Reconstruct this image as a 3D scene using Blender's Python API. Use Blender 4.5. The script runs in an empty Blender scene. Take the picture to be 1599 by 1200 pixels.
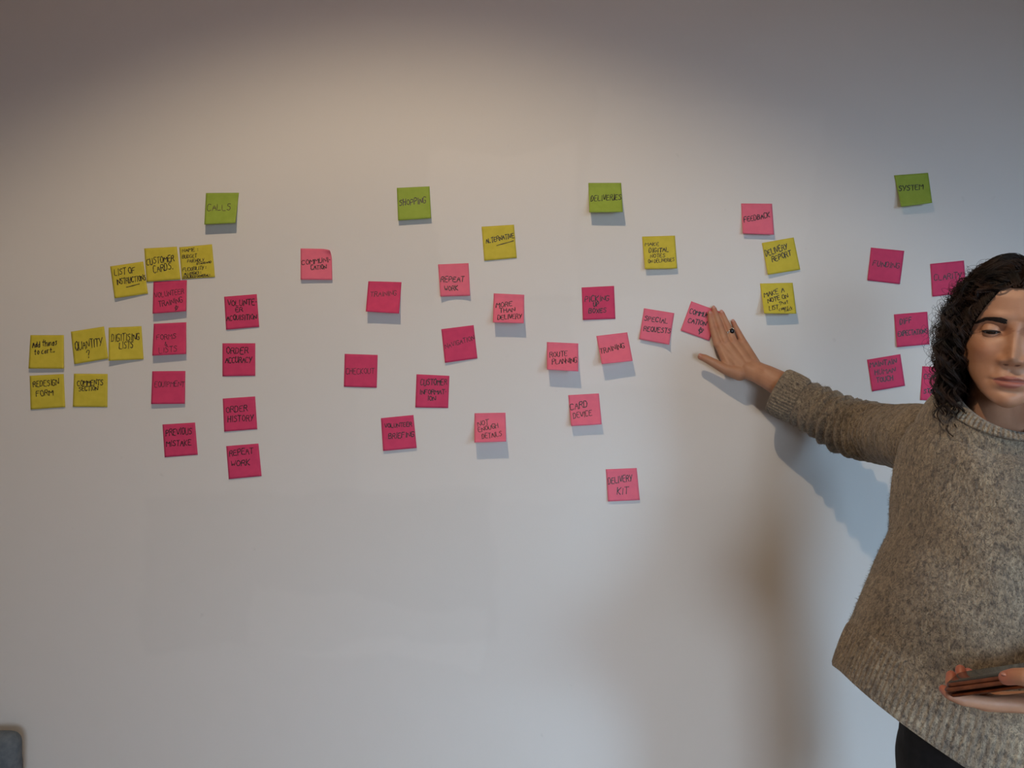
import bpy, bmesh, math, random
import numpy as np
from mathutils import Vector, Matrix, noise
R = math.radians
random.seed(7)
SC = bpy.context.scene
C = bpy.context.collection

# ------------------------------------------------------------------ camera, light, exposure
CAM_Y, CAM_Z, FPX = -1.8, 1.42, 1255.2
cam_d = bpy.data.cameras.new('camera'); cam_d.sensor_width = 36; cam_d.lens = 36*FPX/1599
cam = bpy.data.objects.new('camera', cam_d); C.objects.link(cam)
cam.location = (0, CAM_Y, CAM_Z); cam.rotation_euler = (R(90), 0, 0); cam_d.clip_start = 0.02
SC.camera = cam
SC.view_settings.view_transform = 'Standard'; SC.view_settings.look = 'None'
SC.view_settings.exposure = 0.0; SC.view_settings.gamma = 1; SC.view_settings.use_curve_mapping = False
w = bpy.data.worlds.new('world'); SC.world = w; w.use_nodes = True
w.node_tree.nodes['Background'].inputs[0].default_value = (0.62, 0.72, 0.9, 1)
w.node_tree.nodes['Background'].inputs[1].default_value = 0.05

LAMP = Vector((-0.26, -1.5, 2.90))
def light(name, kind, loc, power, col, rot=(0, 0, 0), **kw):
    d = bpy.data.lights.new(name, kind); d.energy = power; d.color = col
    for k, v in kw.items(): setattr(d, k, v)
    o = bpy.data.objects.new(name, d); C.objects.link(o); o.location = loc; o.rotation_euler = rot
    return o
LW = {'a': (54, (1.0, .79, .52)), 'b': (6.6, (1, .59, .43)), 'c': (14.2, (.75, .875, 1)), 'd': (10.8, (.52, .765, 1))}
def aim(loc, to):
    return (Vector(to)-Vector(loc)).to_track_quat('-Z', 'Y').to_euler()
light('ceiling_spot_light', 'SPOT', LAMP, *LW['a'], rot=(R(17), 0, 0), spot_size=R(102), spot_blend=0.38, shadow_soft_size=0.014)
light('ceiling_spot_glow', 'POINT', LAMP-Vector((0, 0, .03)), *LW['b'], shadow_soft_size=0.04)
WIN = Vector((.62, -4.12, 1.1))
light('window_daylight', 'AREA', WIN, *LW['c'], aim(WIN, (0.1, 0, -.2)), shape='RECTANGLE', size=1.1, size_y=1.1, spread=R(80))
WIN2 = Vector((2.52, -4.12, 1.65))
light('side_window_daylight', 'AREA', WIN2, *LW['d'], aim(WIN2, (1.15, 0, .35)), shape='RECTANGLE', size=1.0, size_y=1.25, spread=R(45))

# ------------------------------------------------------------------ helpers
def P(u, v, y=0.0):
    d = y-CAM_Y
    return Vector(((u-799.5)/FPX*d, y, CAM_Z-(v-600)/FPX*d))
def tag(o, label=None, cat=None, group=None, kind=None):
    if label: o['label'] = label
    if cat: o['category'] = cat
    if group: o['group'] = group
    if kind: o['kind'] = kind
    return o
def empty(name, loc=(0, 0, 0)):
    o = bpy.data.objects.new(name, None); C.objects.link(o); o.location = loc; o.empty_display_size = .05
    return o
def link(name, me, mat=None, parent=None, smooth=True):
    o = bpy.data.objects.new(name, me); C.objects.link(o)
    if mat is not None and not me.materials: me.materials.append(mat)
    if smooth:
        me.polygons.foreach_set('use_smooth', [True]*len(me.polygons))
    if parent is not None:
        o.parent = parent; o.matrix_parent_inverse = Matrix.Translation(-parent_loc(parent))
    return o
def parent_loc(p):
    if p.parent is None: return Vector(p.location)
    return parent_loc(p.parent)+p.matrix_parent_inverse.translation+p.location
class MB:
    def __init__(s): s.v = []; s.f = []
    def add(s, vs, fs):
        n = len(s.v); s.v += [tuple(x) for x in vs]; s.f += [tuple(i+n for i in f) for f in fs]
    def mesh(s, name='m'):
        me = bpy.data.meshes.new(name); me.from_pydata(s.v, [], s.f); me.update(); return me
    def box(s, a, b):
        x0, y0, z0 = a; x1, y1, z1 = b
        s.add([(x0,y0,z0),(x1,y0,z0),(x1,y1,z0),(x0,y1,z0),(x0,y0,z1),(x1,y0,z1),(x1,y1,z1),(x0,y1,z1)],
              [(0,3,2,1),(4,5,6,7),(0,1,5,4),(1,2,6,5),(2,3,7,6),(3,0,4,7)])
    def loft(s, rings, caps=True, closed=True):
        n = len(rings[0]); vs = [p for r in rings for p in r]; fs = []
        for i in range(len(rings)-1):
            for j in range(n if closed else n-1):
                k = (j+1) % n
                fs.append((i*n+j, i*n+k, (i+1)*n+k, (i+1)*n+j))
        if caps:
            fs.append(tuple(range(n))[::-1]); fs.append(tuple((len(rings)-1)*n+j for j in range(n)))
        s.add(vs, fs)
    def tube(s, pts, rad, n=8, caps=True):
        pts = [Vector(p) for p in pts]
        if not hasattr(rad, '__len__'): rad = [rad]*len(pts)
        rings = []; up = None
        for i, p in enumerate(pts):
            t = (pts[min(i+1, len(pts)-1)]-pts[max(i-1, 0)])
            if t.length < 1e-9: t = Vector((0, 0, 1))
            t.normalize()
            if up is None: up = t.orthogonal().normalized()
            up = (up-t*up.dot(t))
            up = up.normalized() if up.length > 1e-6 else t.orthogonal().normalized()
            b = t.cross(up)
            rings.append([p+(up*math.cos(2*math.pi*k/n)+b*math.sin(2*math.pi*k/n))*rad[i] for k in range(n)])
        s.loft(rings, caps)
    def rcone(s, p0, r0, p1, r1, n=18):
        p0, p1 = Vector(p0), Vector(p1); t = (p1-p0)
        if t.length < 1e-6: t = Vector((0, 0, 1e-5))
        t.normalize(); pts = []; rs = []
        for k in range(1, 7):
            a = math.pi/2*(1-k/6); pts.append(p0-t*r0*math.sin(a)); rs.append(max(r0*math.cos(a), 1e-5))
        for k in range(0, 6):
            a = math.pi/2*k/6; pts.append(p1+t*r1*math.sin(a)); rs.append(max(r1*math.cos(a), 1e-5))
        up = t.orthogonal().normalized(); b = t.cross(up)
        s.loft([[p+(up*math.cos(2*math.pi*k/n)+b*math.sin(2*math.pi*k/n))*r for k in range(n)] for p, r in zip(pts, rs)])
    def chain(s, pr):
        for (p0, r0), (p1, r1) in zip(pr, pr[1:]): s.rcone(p0, r0, p1, r1)
    def ell(s, c, rad, rot=None, n=20, m=12):
        c = Vector(c); vs = []; rings = []
        for i in range(m+1):
            th = math.pi*(i+.02)/(m+.04); ring = []
            for k in range(n):
                a = 2*math.pi*k/n
                p = Vector((rad[0]*math.sin(th)*math.cos(a), rad[1]*math.sin(th)*math.sin(a), rad[2]*math.cos(th)))
                if rot is not None: p = rot @ p
                ring.append(c+p)
            rings.append(ring)
        s.loft(rings)
def fix_normals(me):
    bm = bmesh.new(); bm.from_mesh(me); bmesh.ops.recalc_face_normals(bm, faces=bm.faces); bm.to_mesh(me); bm.free(); return me
def remesh(mb, voxel, smooth=6, fac=.5):
    me = fix_normals(mb.mesh()); o = bpy.data.objects.new('tmp', me); C.objects.link(o)
    m = o.modifiers.new('r', 'REMESH'); m.mode = 'VOXEL'; m.voxel_size = voxel; m.use_smooth_shade = True
    if smooth:
        q = o.modifiers.new('s', 'SMOOTH'); q.iterations = smooth; q.factor = fac
    dg = bpy.context.evaluated_depsgraph_get(); dg.update()
    out = bpy.data.meshes.new_from_object(o.evaluated_get(dg))
    bpy.data.objects.remove(o); bpy.data.meshes.remove(me)
    return out
def join_meshes(meshes, name):
    bm = bmesh.new()
    for m in meshes: bm.from_mesh(m)
    out = bpy.data.meshes.new(name); bm.to_mesh(out); bm.free(); return out

# ------------------------------------------------------------------ materials
def mat(name, col=(.8, .8, .8), rough=.6, **kw):
    m = bpy.data.materials.new(name); m.use_nodes = True
    b = m.node_tree.nodes['Principled BSDF']
    b.inputs['Base Color'].default_value = (*col, 1); b.inputs['Roughness'].default_value = rough
    for k, v in kw.items(): b.inputs[k.replace('_', ' ')].default_value = v
    return m
def nd(m, t, **kw):
    n = m.node_tree.nodes.new(t)
    for k, v in kw.items():
        if k in ('operation', 'blend_type', 'data_type', 'noise_dimensions', 'interpolation_type', 'wave_type', 'bands_direction', 'attribute_name', 'feature'): setattr(n, k, v)
        else: n.inputs[k.replace('_', ' ')].default_value = v
    return n
def lk(m, a, b): m.node_tree.links.new(a, b)
def bsdf(m): return m.node_tree.nodes['Principled BSDF']
def ramp(m, fac, stops):
    r = nd(m, 'ShaderNodeValToRGB'); lk(m, fac, r.inputs[0]); e = r.color_ramp.elements
    while len(e) < len(stops): e.new(.5)
    for k, (p, c) in enumerate(stops): e[k].position = p; e[k].color = (*c, 1)
    return r
def noisy(m, scale, c0, c1, lo=.35, hi=.65, detail=4, bump=0, bscale=None, dist=.001):
    tc = nd(m, 'ShaderNodeTexCoord'); n = nd(m, 'ShaderNodeTexNoise', Scale=scale, Detail=detail)
    lk(m, tc.outputs['Object'], n.inputs['Vector'])
    r = ramp(m, n.outputs['Fac'], [(lo, c0), (hi, c1)]); lk(m, r.outputs[0], bsdf(m).inputs['Base Color'])
    if bump:
        n2 = nd(m, 'ShaderNodeTexNoise', Scale=bscale or scale*4, Detail=3); lk(m, tc.outputs['Object'], n2.inputs['Vector'])
        b = nd(m, 'ShaderNodeBump', Strength=bump, Distance=dist); lk(m, n2.outputs['Fac'], b.inputs['Height']); lk(m, b.outputs[0], bsdf(m).inputs['Normal'])
    return m

def wall_material():
    m = mat('painted_plaster', (.72, .70, .69), .62)
    tc = nd(m, 'ShaderNodeTexCoord')
    dn = nd(m, 'ShaderNodeTexNoise', Scale=5, Detail=5); lk(m, tc.outputs['Object'], dn.inputs['Vector'])
    sub = nd(m, 'ShaderNodeVectorMath', operation='MULTIPLY_ADD'); lk(m, dn.outputs['Color'], sub.inputs[0])
    sub.inputs[1].default_value = (.11, .11, .11); lk(m, tc.outputs['Object'], sub.inputs[2])
    sep = nd(m, 'ShaderNodeSeparateXYZ'); lk(m, sub.outputs[0], sep.inputs[0])
    def M(op, a, b=None, c=None):
        n = nd(m, 'ShaderNodeMath', operation=op)
        for i, q in enumerate((a, b, c)):
            if q is None: continue
            if isinstance(q, (int, float)): n.inputs[i].default_value = q
            else: lk(m, q, n.inputs[i])
        return n.outputs[0]
    X, Z = sep.outputs[0], sep.outputs[2]
    total = None
    # fresher paint rolled over filler, in px of the photograph turned to metres: x0, x1, ztop, zbottom, tilt, strength
    for (u0, u1, v0, v1, tilt, st) in ((672, 905, 228, 470, .05, .035), (905, 1260, 150, 620, -.1, .02), (225, 775, 770, 1010, .03, -.03), (385, 760, 930, 1030, -.12, .028), (560, 1180, 470, 780, .02, .018)):
        a, b = P(u0, v0), P(u1, v1); cx, cz = (a.x+b.x)/2+.055, (a.z+b.z)/2+.055
        xs = M('SUBTRACT', X, cx); zs = M('SUBTRACT', Z, cz)
        xr = M('MULTIPLY_ADD', zs, tilt, xs); zr = M('MULTIPLY_ADD', xs, -tilt, zs)
        dx = M('SUBTRACT', abs(b.x-a.x)/2, M('ABSOLUTE', xr)); dz = M('SUBTRACT', abs(b.z-a.z)/2, M('ABSOLUTE', zr))
        d = M('MINIMUM', dx, dz)
        k = nd(m, 'ShaderNodeMapRange', From_Min=-.008, From_Max=.014, To_Min=0, To_Max=st); k.interpolation_type = 'SMOOTHSTEP'; lk(m, d, k.inputs['Value'])
        total = k.outputs[0] if total is None else M('ADD', total, k.outputs[0])
    big = nd(m, 'ShaderNodeTexNoise', Scale=1.6, Detail=3); lk(m, tc.outputs['Object'], big.inputs['Vector'])
    sp = nd(m, 'ShaderNodeTexNoise', Scale=34, Detail=1); lk(m, tc.outputs['Object'], sp.inputs['Vector'])
    spk = nd(m, 'ShaderNodeMapRange', From_Min=.77, From_Max=.82, To_Min=0, To_Max=-.07); lk(m, sp.outputs['Fac'], spk.inputs['Value'])
    s1 = M('MULTIPLY_ADD', big.outputs['Fac'], .05, .975)
    s2 = M('ADD', M('ADD', s1, total), spk.outputs[0])
    mul = nd(m, 'ShaderNodeVectorMath', operation='SCALE'); mul.inputs[0].default_value = (.70, .685, .68); lk(m, s2, mul.inputs['Scale'])
    lk(m, mul.outputs[0], bsdf(m).inputs['Base Color'])
    bn = nd(m, 'ShaderNodeTexNoise', Scale=260, Detail=2); lk(m, tc.outputs['Object'], bn.inputs['Vector'])
    bp = nd(m, 'ShaderNodeBump', Strength=.12, Distance=.0008); lk(m, bn.outputs['Fac'], bp.inputs['Height']); lk(m, bp.outputs[0], bsdf(m).inputs['Normal'])
    return m
M_wall = wall_material()
M_plain = noisy(mat('white_paint', rough=.7), 3, (.60, .58, .56), (.64, .62, .60))
M_floor = noisy(mat('floorboards_wood', rough=.45), 7, (.34, .23, .14), (.46, .32, .20), bump=.2)
M_gloss_white = noisy(mat('gloss_white', rough=.35), 8, (.66, .66, .65), (.72, .72, .71))

def paper(name, c0, c1):
    m = noisy(mat(name, rough=.75), 60, c0, c1, bump=.08, bscale=500, dist=.0003)
    b = bsdf(m); tr = nd(m, 'ShaderNodeBsdfTranslucent'); mx = nd(m, 'ShaderNodeMixShader', Fac=.10)
    lk(m, b.inputs['Base Color'].links[0].from_socket, tr.inputs['Color'])
    lk(m, b.outputs[0], mx.inputs[1]); lk(m, tr.outputs[0], mx.inputs[2])
    lk(m, mx.outputs[0], m.node_tree.nodes['Material Output'].inputs[0])
    return m
PAPER = {'pink': paper('magenta_paper', (.65, .045, .150), (.71, .053, .165)),
         'rose': paper('rose_paper', (.82, .16, .26), (.87, .175, .275)),
         'yellow': paper('yellow_paper', (.62, .52, .045), (.68, .57, .055)),
         'green': paper('green_paper', (.30, .42, .05), (.335, .46, .06))}
M_ink = noisy(mat('black_marker_ink', rough=.5), 90, (.012, .010, .012), (.03, .022, .026))
M_pen = noisy(mat('thin_pen_ink', rough=.6), 90, (.05, .018, .03), (.09, .025, .045))

# ------------------------------------------------------------------ room
X0, X1, Y0, Y1, ZC = -2.6, 3.2, -4.2, 0.0, 3.0
def struct(name, boxes, m, parent=None, kind=True):
    b = MB()
    for a, c in boxes: b.box(a, c)
    o = link(name, b.mesh(name), m, parent, smooth=False)
    if parent is None: o['kind'] = 'structure'
    return o
struct('wall_back', [((X0-.1, 0, 0), (X1+.1, .12, ZC))], M_wall)
struct('floor', [((X0-.1, Y0-.1, -.1), (X1+.1, .12, 0))], M_floor)
struct('ceiling', [((X0-.1, Y0-.1, ZC), (X1+.1, .12, ZC+.1))], M_plain)
struct('wall_left', [((X0-.1, Y0, 0), (X0, 0, ZC))], M_plain)
zb, zt = .45, 2.30
wa, wb, ra, rb = WIN.x-.65, WIN.x+.65, WIN2.x-.55, WIN2.x+.55
struct('wall_front', [((X0-.1, Y0-.1, 0), (X1+.1, Y0, zb)), ((X0-.1, Y0-.1, zt), (X1+.1, Y0, ZC)), ((X0-.1, Y0-.1, zb), (wa, Y0, zt)), ((wb, Y0-.1, zb), (ra, Y0, zt)), ((rb, Y0-.1, zb), (X1+.1, Y0, zt))], M_plain)
struct('wall_right', [((X1, Y0, 0), (X1+.1, 0, ZC))], M_plain)
M_glass = mat('window_glass', (.9, .95, 1), .02, Transmission_Weight=1.0)
def window(name, a, b, z0, z1, mp):
    bx = lambda *q: [tuple(tuple(c) for c in sorted_box(mp(*p0), mp(*p1))) for p0, p1 in q]
    wf = struct(name, bx(((a, -.07, z0), (a+.05, -.01, z1)), ((b-.05, -.07, z0), (b, -.01, z1)), ((a+.05, -.07, z0), (b-.05, -.01, z0+.05)),
        ((a+.05, -.07, z1-.05), (b-.05, -.01, z1)), ((a+.05, -.06, (z0+z1)/2-.02), (b-.05, -.02, (z0+z1)/2+.02))), M_gloss_white)
    struct('pane', bx(((a+.05, -.045, z0+.05), (b-.05, -.04, (z0+z1)/2-.02))), M_glass, wf)
    struct('pane', bx(((a+.05, -.045, (z0+z1)/2+.02), (b-.05, -.04, z1-.05))), M_glass, wf)
def sorted_box(p, q): return [min(i, j) for i, j in zip(p, q)], [max(i, j) for i, j in zip(p, q)]
window('window_1', wa, wb, zb, zt, lambda x, y, z: (x, Y0+y, z))
window('window_2', ra, rb, zb, zt, lambda x, y, z: (x, Y0+y, z))
struct('baseboard_back', [((X0, -.018, 0), (X1, 0, .12))], M_gloss_white)

# ceiling spotlight body (out of frame, where the warm light comes from)
lampo = empty('ceiling_spotlight', (LAMP.x, LAMP.y, ZC)); tag(lampo, 'small round white spotlight fixed to the ceiling', 'lamp')
b = MB(); cs = lambda r, z, n=28: [(LAMP.x+r*math.cos(2*math.pi*k/n), LAMP.y+r*math.sin(2*math.pi*k/n), z) for k in range(n)]
b.loft([cs(.055, ZC), cs(.055, ZC-.02), cs(.05, ZC-.025), cs(.045, ZC-.025), cs(.045, ZC-.006), cs(.001, ZC-.006)], caps=False)
link('housing', b.mesh(), M_gloss_white, lampo)

# ------------------------------------------------------------------ sticky notes
GLY = {'A': '004980|2464', 'B': '0009597855 05|5574715000', 'C': '7859290702205071', 'D': '0009497662 4000', 'E': '79090070|0555', 'F': '790900|0555',
 'G': '78592907022050717444', 'H': '0009|7970|0575', 'I': '4940', 'J': '697251200 2', 'K': '0009|790470', 'L': '090070', 'M': '0009448980', 'N': '00098089',
 'O': '491804215072856849', 'P': '000969776504', 'Q': '491804215072856849|5280', 'R': '0009697765 05|4580', 'S': '785918165573613001', 'T': '0989|4940',
 'U': '090220507279', 'V': '094089', 'W': '0920456089', 'X': '0980|8900', 'Y': '0944|8920', 'Z': '09890080', '?': '0729697744 43|4140', '&': '8027395803114073',
 '.': '3031', '-': '1575', ':': '4647|4243', '*': '204960059520', '+': '4741|1474', ' ': '',
 'a': '653512205065|6560', 'd': '652502205065|6960', 't': '493150|1676', 'h': '0900|04466570', 'i': '4640', 'n': '0600|04466570', 'g': '65250220506 5|6561', 's': '663625545110',
 'o': '461420607546', 'c': '6625022060', 'r': '1610|143666', 'e': '13735626022060', 'm': '0600|0526453040|45757080', 'b': '0900|0546647150', 'k': '0900|660370', 'p': '0600|05467462'}
GLY = {k: [[(int(s[i]), int(s[i+1])) for i in range(0, len(s), 2)] for s in v.replace(' ', '').split('|') if s] for k, v in GLY.items()}
F1, F2, F3, F4, F5, F6, F7, F8 = (30, 370, 4.284), (220, 290, 5), (220, 490, 4.444), (450, 280, 5), (520, 490, 5.215), (670, 340, 6.32), (670, 490, 5), (840, 270, 5.217)
G1, G2, G3, G4, G5 = (840, 470, 3.635), (1040, 450, 5.714), (1140, 300, 5.457), (1330, 260, 5), (1330, 470, 7.06)
# frame, colour, 4 corners (TL TR BR BL) in that zoom frame, shadow drop (left, right) px, ink, lines: text, x0,y0,x1,y1 (baseline), cap height ; what it says sets each note apart
N = [
 (F1,'yellow',(75,658,299,658,299,883,62,882),(6,5),'k',[('Add things',88,742,258,722,38),('to cart..',100,790,240,770,32)],'leftmost yellow sticky note reading Add things to cart, above the redesign form note'),
 (F1,'yellow',(345,635,568,600,596,815,368,853),(3,2),'k',[('QUANTITY',375,762,560,728,56),('?',452,812,482,806,50)],'yellow sticky note reading QUANTITY with a question mark'),
 (F1,'yellow',(598,608,818,598,832,820,598,830),(8,1),'k',[('DIGITISING',615,702,808,690,46),('LISTS',668,752,765,744,42)],'yellow sticky note reading DIGITISING LISTS'),
 (F1,'yellow',(608,198,830,165,862,380,638,412),(5,1),'k',[('LIST OF',636,262,778,240,40),('INSTRUCTIONS',652,322,852,288,36),('_',718,338,804,316,1)],'yellow sticky note reading LIST OF INSTRUCTIONS, tucked under the customer cards note'),
 (F1,'yellow',(836,78,1055,66,1080,285,852,302),(1,1),'k',[('CUSTOMER',852,190,1040,160,42),('CARDS.',898,245,1035,214,46)],'yellow sticky note reading CUSTOMER CARDS'),
 (F1,'yellow',(1070,70,1290,50,1310,270,1088,284),(1,1),'k',[('NAME :',1090,104,1200,97,24),('BUDGET',1090,146,1190,137,22),('FRIENDLY',1125,174,1240,164,19),('STANDARD',1185,188,1288,174,12),('FLEXIBILITY :',1094,230,1252,218,23),('ALLERGIES :',1104,258,1218,248,18),('DISLIKES-GENERAL:',1100,278,1278,264,15)],'yellow sticky note filled with a small list headed NAME'),
 (F1,'pink',(898,300,1122,290,1116,498,892,515),(11,9),'p',[('VOLUNTEER',906,412,1106,378,34),('TRAINING',934,470,1098,438,36),('*',1040,490,1078,480,36)],'pink sticky note reading VOLUNTEER TRAINING with a small star'),
 (F1,'pink',(900,582,1118,572,1116,785,890,796),(11,9),'p',[('FORMS',918,692,1054,680,34),('&',974,730,992,728,26),('LISTS',934,780,1060,766,38)],'pink sticky note reading FORMS & LISTS'),
 (F1,'pink',(890,900,1112,898,1108,1118,882,1120),(7,5),'p',[('EQUIPMENT',904,1006,1108,1002,36)],'pink sticky note reading EQUIPMENT'),
 (F1,'yellow',(70,930,298,918,308,1140,76,1156),(2,2),'k',[('REDESIGN',92,1006,268,990,38),('FORM',112,1070,232,1058,38)],'yellow sticky note reading REDESIGN FORM, lower left of the wall'),
 (F1,'yellow',(366,916,592,918,590,1140,358,1138),(1.5,1),'k',[('COMMENTS',388,998,564,990,36),('SECTION',398,1032,530,1028,30)],'yellow sticky note reading COMMENTS SECTION'),
 (F2,'green',(508,58,766,56,738,292,495,304),(12,12),'p',[('CALLS',516,202,708,190,50)],'green sticky note reading CALLS, first of the green headings'),
 (F2,'pink',(650,868,905,848,924,1104,665,1126),(2,1),'k',[('VOLUNTE-',676,944,908,930,44),('ER',738,990,800,984,32),('ACQUISITION',668,1056,906,1042,38)],'pink sticky note reading VOLUNTEER ACQUISITION'),
 (F3,'pink',(566,206,794,206,794,432,566,436),(1,1),'k',[('ORDER',590,280,750,278,44),('ACCURACY',584,342,772,340,38)],'pink sticky note reading ORDER ACCURACY'),
 (F3,'pink',(568,590,793,575,808,802,578,820),(2,1),'k',[('ORDER',590,690,745,674,40),('HISTORY',602,752,786,746,40)],'pink sticky note reading ORDER HISTORY'),
 (F3,'pink',(150,770,376,756,395,980,165,998),(1,1),'k',[('PREVIOUS',172,848,358,836,44),('MISTAKE',176,922,354,914,40)],'pink sticky note reading PREVIOUS MISTAKE'),
 (F3,'pink',(592,920,816,902,838,1128,610,1150),(1.5,1),'k',[('REPEAT',614,990,782,970,40),('WORK',622,1062,762,1050,38)],'pink sticky note reading REPEAT WORK, lowest in the left column'),
 (F4,'rose',(97,541,340,545,344,787,97,785),(5,4),'k',[('COMMUNI-',104,670,332,646,36),('CATION',176,708,302,700,34)],'rose sticky note reading COMMUNICATION with its upper right corner curled back'),
 (F4,'green',(848,68,1104,56,1116,305,858,322),(6,6),'k',[('SHOPPING',866,212,1080,186,46)],'green sticky note reading SHOPPING'),
 (F4,'pink',(626,797,885,804,866,1050,606,1034),(16,15),'p',[('TRAINING',640,920,850,908,38)],'pink sticky note reading TRAINING, below the shopping heading'),
 (F5,'pink',(95,328,364,337,356,604,88,596),(1,1),'p',[('CHECKOUT',104,496,340,488,46)],'pink sticky note reading CHECKOUT'),
 (F5,'pink',(680,494,948,507,938,770,670,765),(1.5,.5),'k',[('CUSTOMER',710,586,930,578,48),('INFORMAT-',704,658,925,656,36),('ION',768,706,838,708,36)],'pink sticky note reading CUSTOMER INFORMATION'),
 (F5,'pink',(390,852,655,826,682,1095,408,1120),(5,4),'k',[('VOLUNTEER',420,932,646,918,34),('BRIEFING',450,1022,664,1000,42)],'pink sticky note reading VOLUNTEER BRIEFING'),
 (F6,'yellow',(518,90,838,70,866,398,545,426),(1.5,1),'k',[('ALTERNATIVE',560,258,844,196,46),('_',668,276,832,230,1)],'yellow sticky note reading ALTERNATIVE, underlined'),
 (F6,'rose',(88,462,390,450,405,772,112,780),(6,5),'k',[('REPEAT',112,636,350,632,52),('WORK',150,724,290,716,46)],'rose sticky note reading REPEAT WORK, beside the more than delivery note'),
 (F6,'rose',(638,748,940,762,935,1045,630,1035),(20,20),'k',[('MORE',658,888,826,874,46),('THAN',694,940,854,926,40),('DELIVERY',676,1010,918,996,46)],'rose sticky note reading MORE THAN DELIVERY, curling off the wall'),
 (F7,'pink',(95,122,348,90,378,350,124,385),(4,1),'p',[('NAVIGATION',126,276,358,202,36)],'pink tilted sticky note reading NAVIGATION'),
 (F7,'rose',(920,222,1165,233,1165,452,920,438),(25,25),'k',[('ROUTE',940,344,1084,332,40),('PLANNING',960,396,1158,384,40)],'rose sticky note reading ROUTE PLANNING, curling off the wall'),
 (F7,'rose',(355,778,597,774,602,1000,353,1008),(27,27),'k',[('NOT',378,880,470,868,40),('ENOUGH',384,926,546,890,34),('DETAILS',414,980,572,954,40)],'rose sticky note reading NOT ENOUGH DETAILS, curling off the wall'),
 (F8,'green',(411,83,678,82,692,320,418,323),(15,16),'k',[('DELIVERIES',428,234,682,220,46)],'green sticky note reading DELIVERIES'),
 (F8,'yellow',(848,520,1116,512,1134,780,872,785),(8,7),'k',[('MAKE',870,598,990,594,28),('DIGITAL',902,650,1070,642,34),('NOTES',914,694,1040,688,28),('ON DELIVERIES',898,738,1114,720,28)],'yellow sticky note reading MAKE DIGITAL NOTES ON DELIVERIES'),
 (F8,'pink',(356,935,620,922,631,1190,366,1200),(2,1),'k',[('PICKING',380,1052,584,1044,44),('UP',450,1092,500,1088,34),('BOXES',412,1146,560,1138,36)],'pink sticky note reading PICKING UP BOXES'),
 (G1,'rose',(331,200,507,179,538,342,362,360),(24,22),'k',[('TRAINING',354,302,496,266,30)],'rose sticky note reading TRAINING, next to the route planning note'),
 (G1,'rose',(602,42,774,70,745,250,575,218),(5,6),'k',[('SPECIAL',602,112,738,128,26),('REQUESTS',598,172,754,184,28)],'rose sticky note reading SPECIAL REQUESTS, tilted clockwise'),
 (G1,'rose',(172,536,346,526,362,702,188,712),(16,16),'k',[('CARD',182,620,286,602,34),('DEVICE',200,668,310,652,32)],'rose sticky note reading CARD DEVICE'),
 (G1,'rose',(385,957,561,950,578,1132,398,1140),(5,5),'k',[('DELIVERY',398,1040,538,1024,36),('KIT',446,1100,516,1096,36)],'rose sticky note reading DELIVERY KIT, lowest of all the notes'),
 (G2,'rose',(225,118,480,210,385,472,130,380),(1.5,1),'k',[('COMMUNI',206,228,392,272,44),('CATION',192,308,356,340,42),('*',280,408,352,402,60)],'rose tilted sticky note reading COMMUNICATION with a star, at the pointing fingertips'),
 (G3,'rose',(94,98,358,100,375,365,108,355),(6,6),'k',[('FEEDBACK',118,260,344,214,42)],'rose sticky note reading FEEDBACK, above the delivery report note'),
 (G3,'yellow',(270,435,542,387,598,662,322,706),(5,2),'k',[('DELIVERY',304,550,496,486,50),('REPORT',360,600,528,540,48)],'yellow tilted sticky note reading DELIVERY REPORT'),
 (G3,'yellow',(255,780,534,774,565,1038,290,1036),(16,14),'k',[('MAKE A',290,898,466,852,40),('NOTE ON',322,948,498,900,36),('LIST',332,1010,414,1000,38),('That',420,968,500,944,30),('comes',416,1014,500,990,24),('back',466,1026,540,998,30)],'yellow sticky note reading MAKE A NOTE ON LIST that comes back'),
 (G4,'green',(330,70,596,50,628,285,385,316),(9,11),'k',[('SYSTEM',364,192,562,180,40)],'green sticky note reading SYSTEM, rightmost of the green headings'),
 (G4,'pink',(150,634,410,660,376,920,122,890),(1,1),'k',[('FUNDING',160,776,374,798,42)],'pink sticky note reading FUNDING'),
 (G4,'pink',(612,762,876,735,895,990,630,1018),(1,1),'k',[('CLARITY',640,892,862,872,44)],'pink sticky note reading CLARITY, partly behind the curls'),
 (G5,'pink',(465,150,833,120,858,480,498,512),(3,2),'k',[('DIFF',530,262,668,240,60),('EXPECTATIONS',508,392,840,358,52)],'pink sticky note reading DIFF EXPECTATIONS'),
 (G5,'pink',(168,650,535,588,588,938,225,1000),(1,1),'k',[('MAINTAIN',198,738,500,690,56),('HUMAN',252,822,486,784,54),('TOUCH',272,906,462,872,52)],'pink sticky note reading MAINTAIN HUMAN TOUCH, above the outstretched arm'),
 (G5,'pink',(778,722,1152,740,1138,1110,756,1095),(1,1),'k',[('CENTRALIZ-',790,858,1140,872,50),('ED',974,946,1052,938,48),('STRUCTURE',790,1020,1120,1010,46)],'pink sticky note reading CENTRALIZED STRUCTURE, cut off by the shoulder'),
 (G5,'pink',(1042,172,1412,135,1450,500,1086,532),(1,1),'k',[],'pink blank-looking sticky note hidden behind the dark curls'),
]
def stroke_pts(ch):
    return GLY.get(ch, GLY.get(ch.upper(), []))
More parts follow.
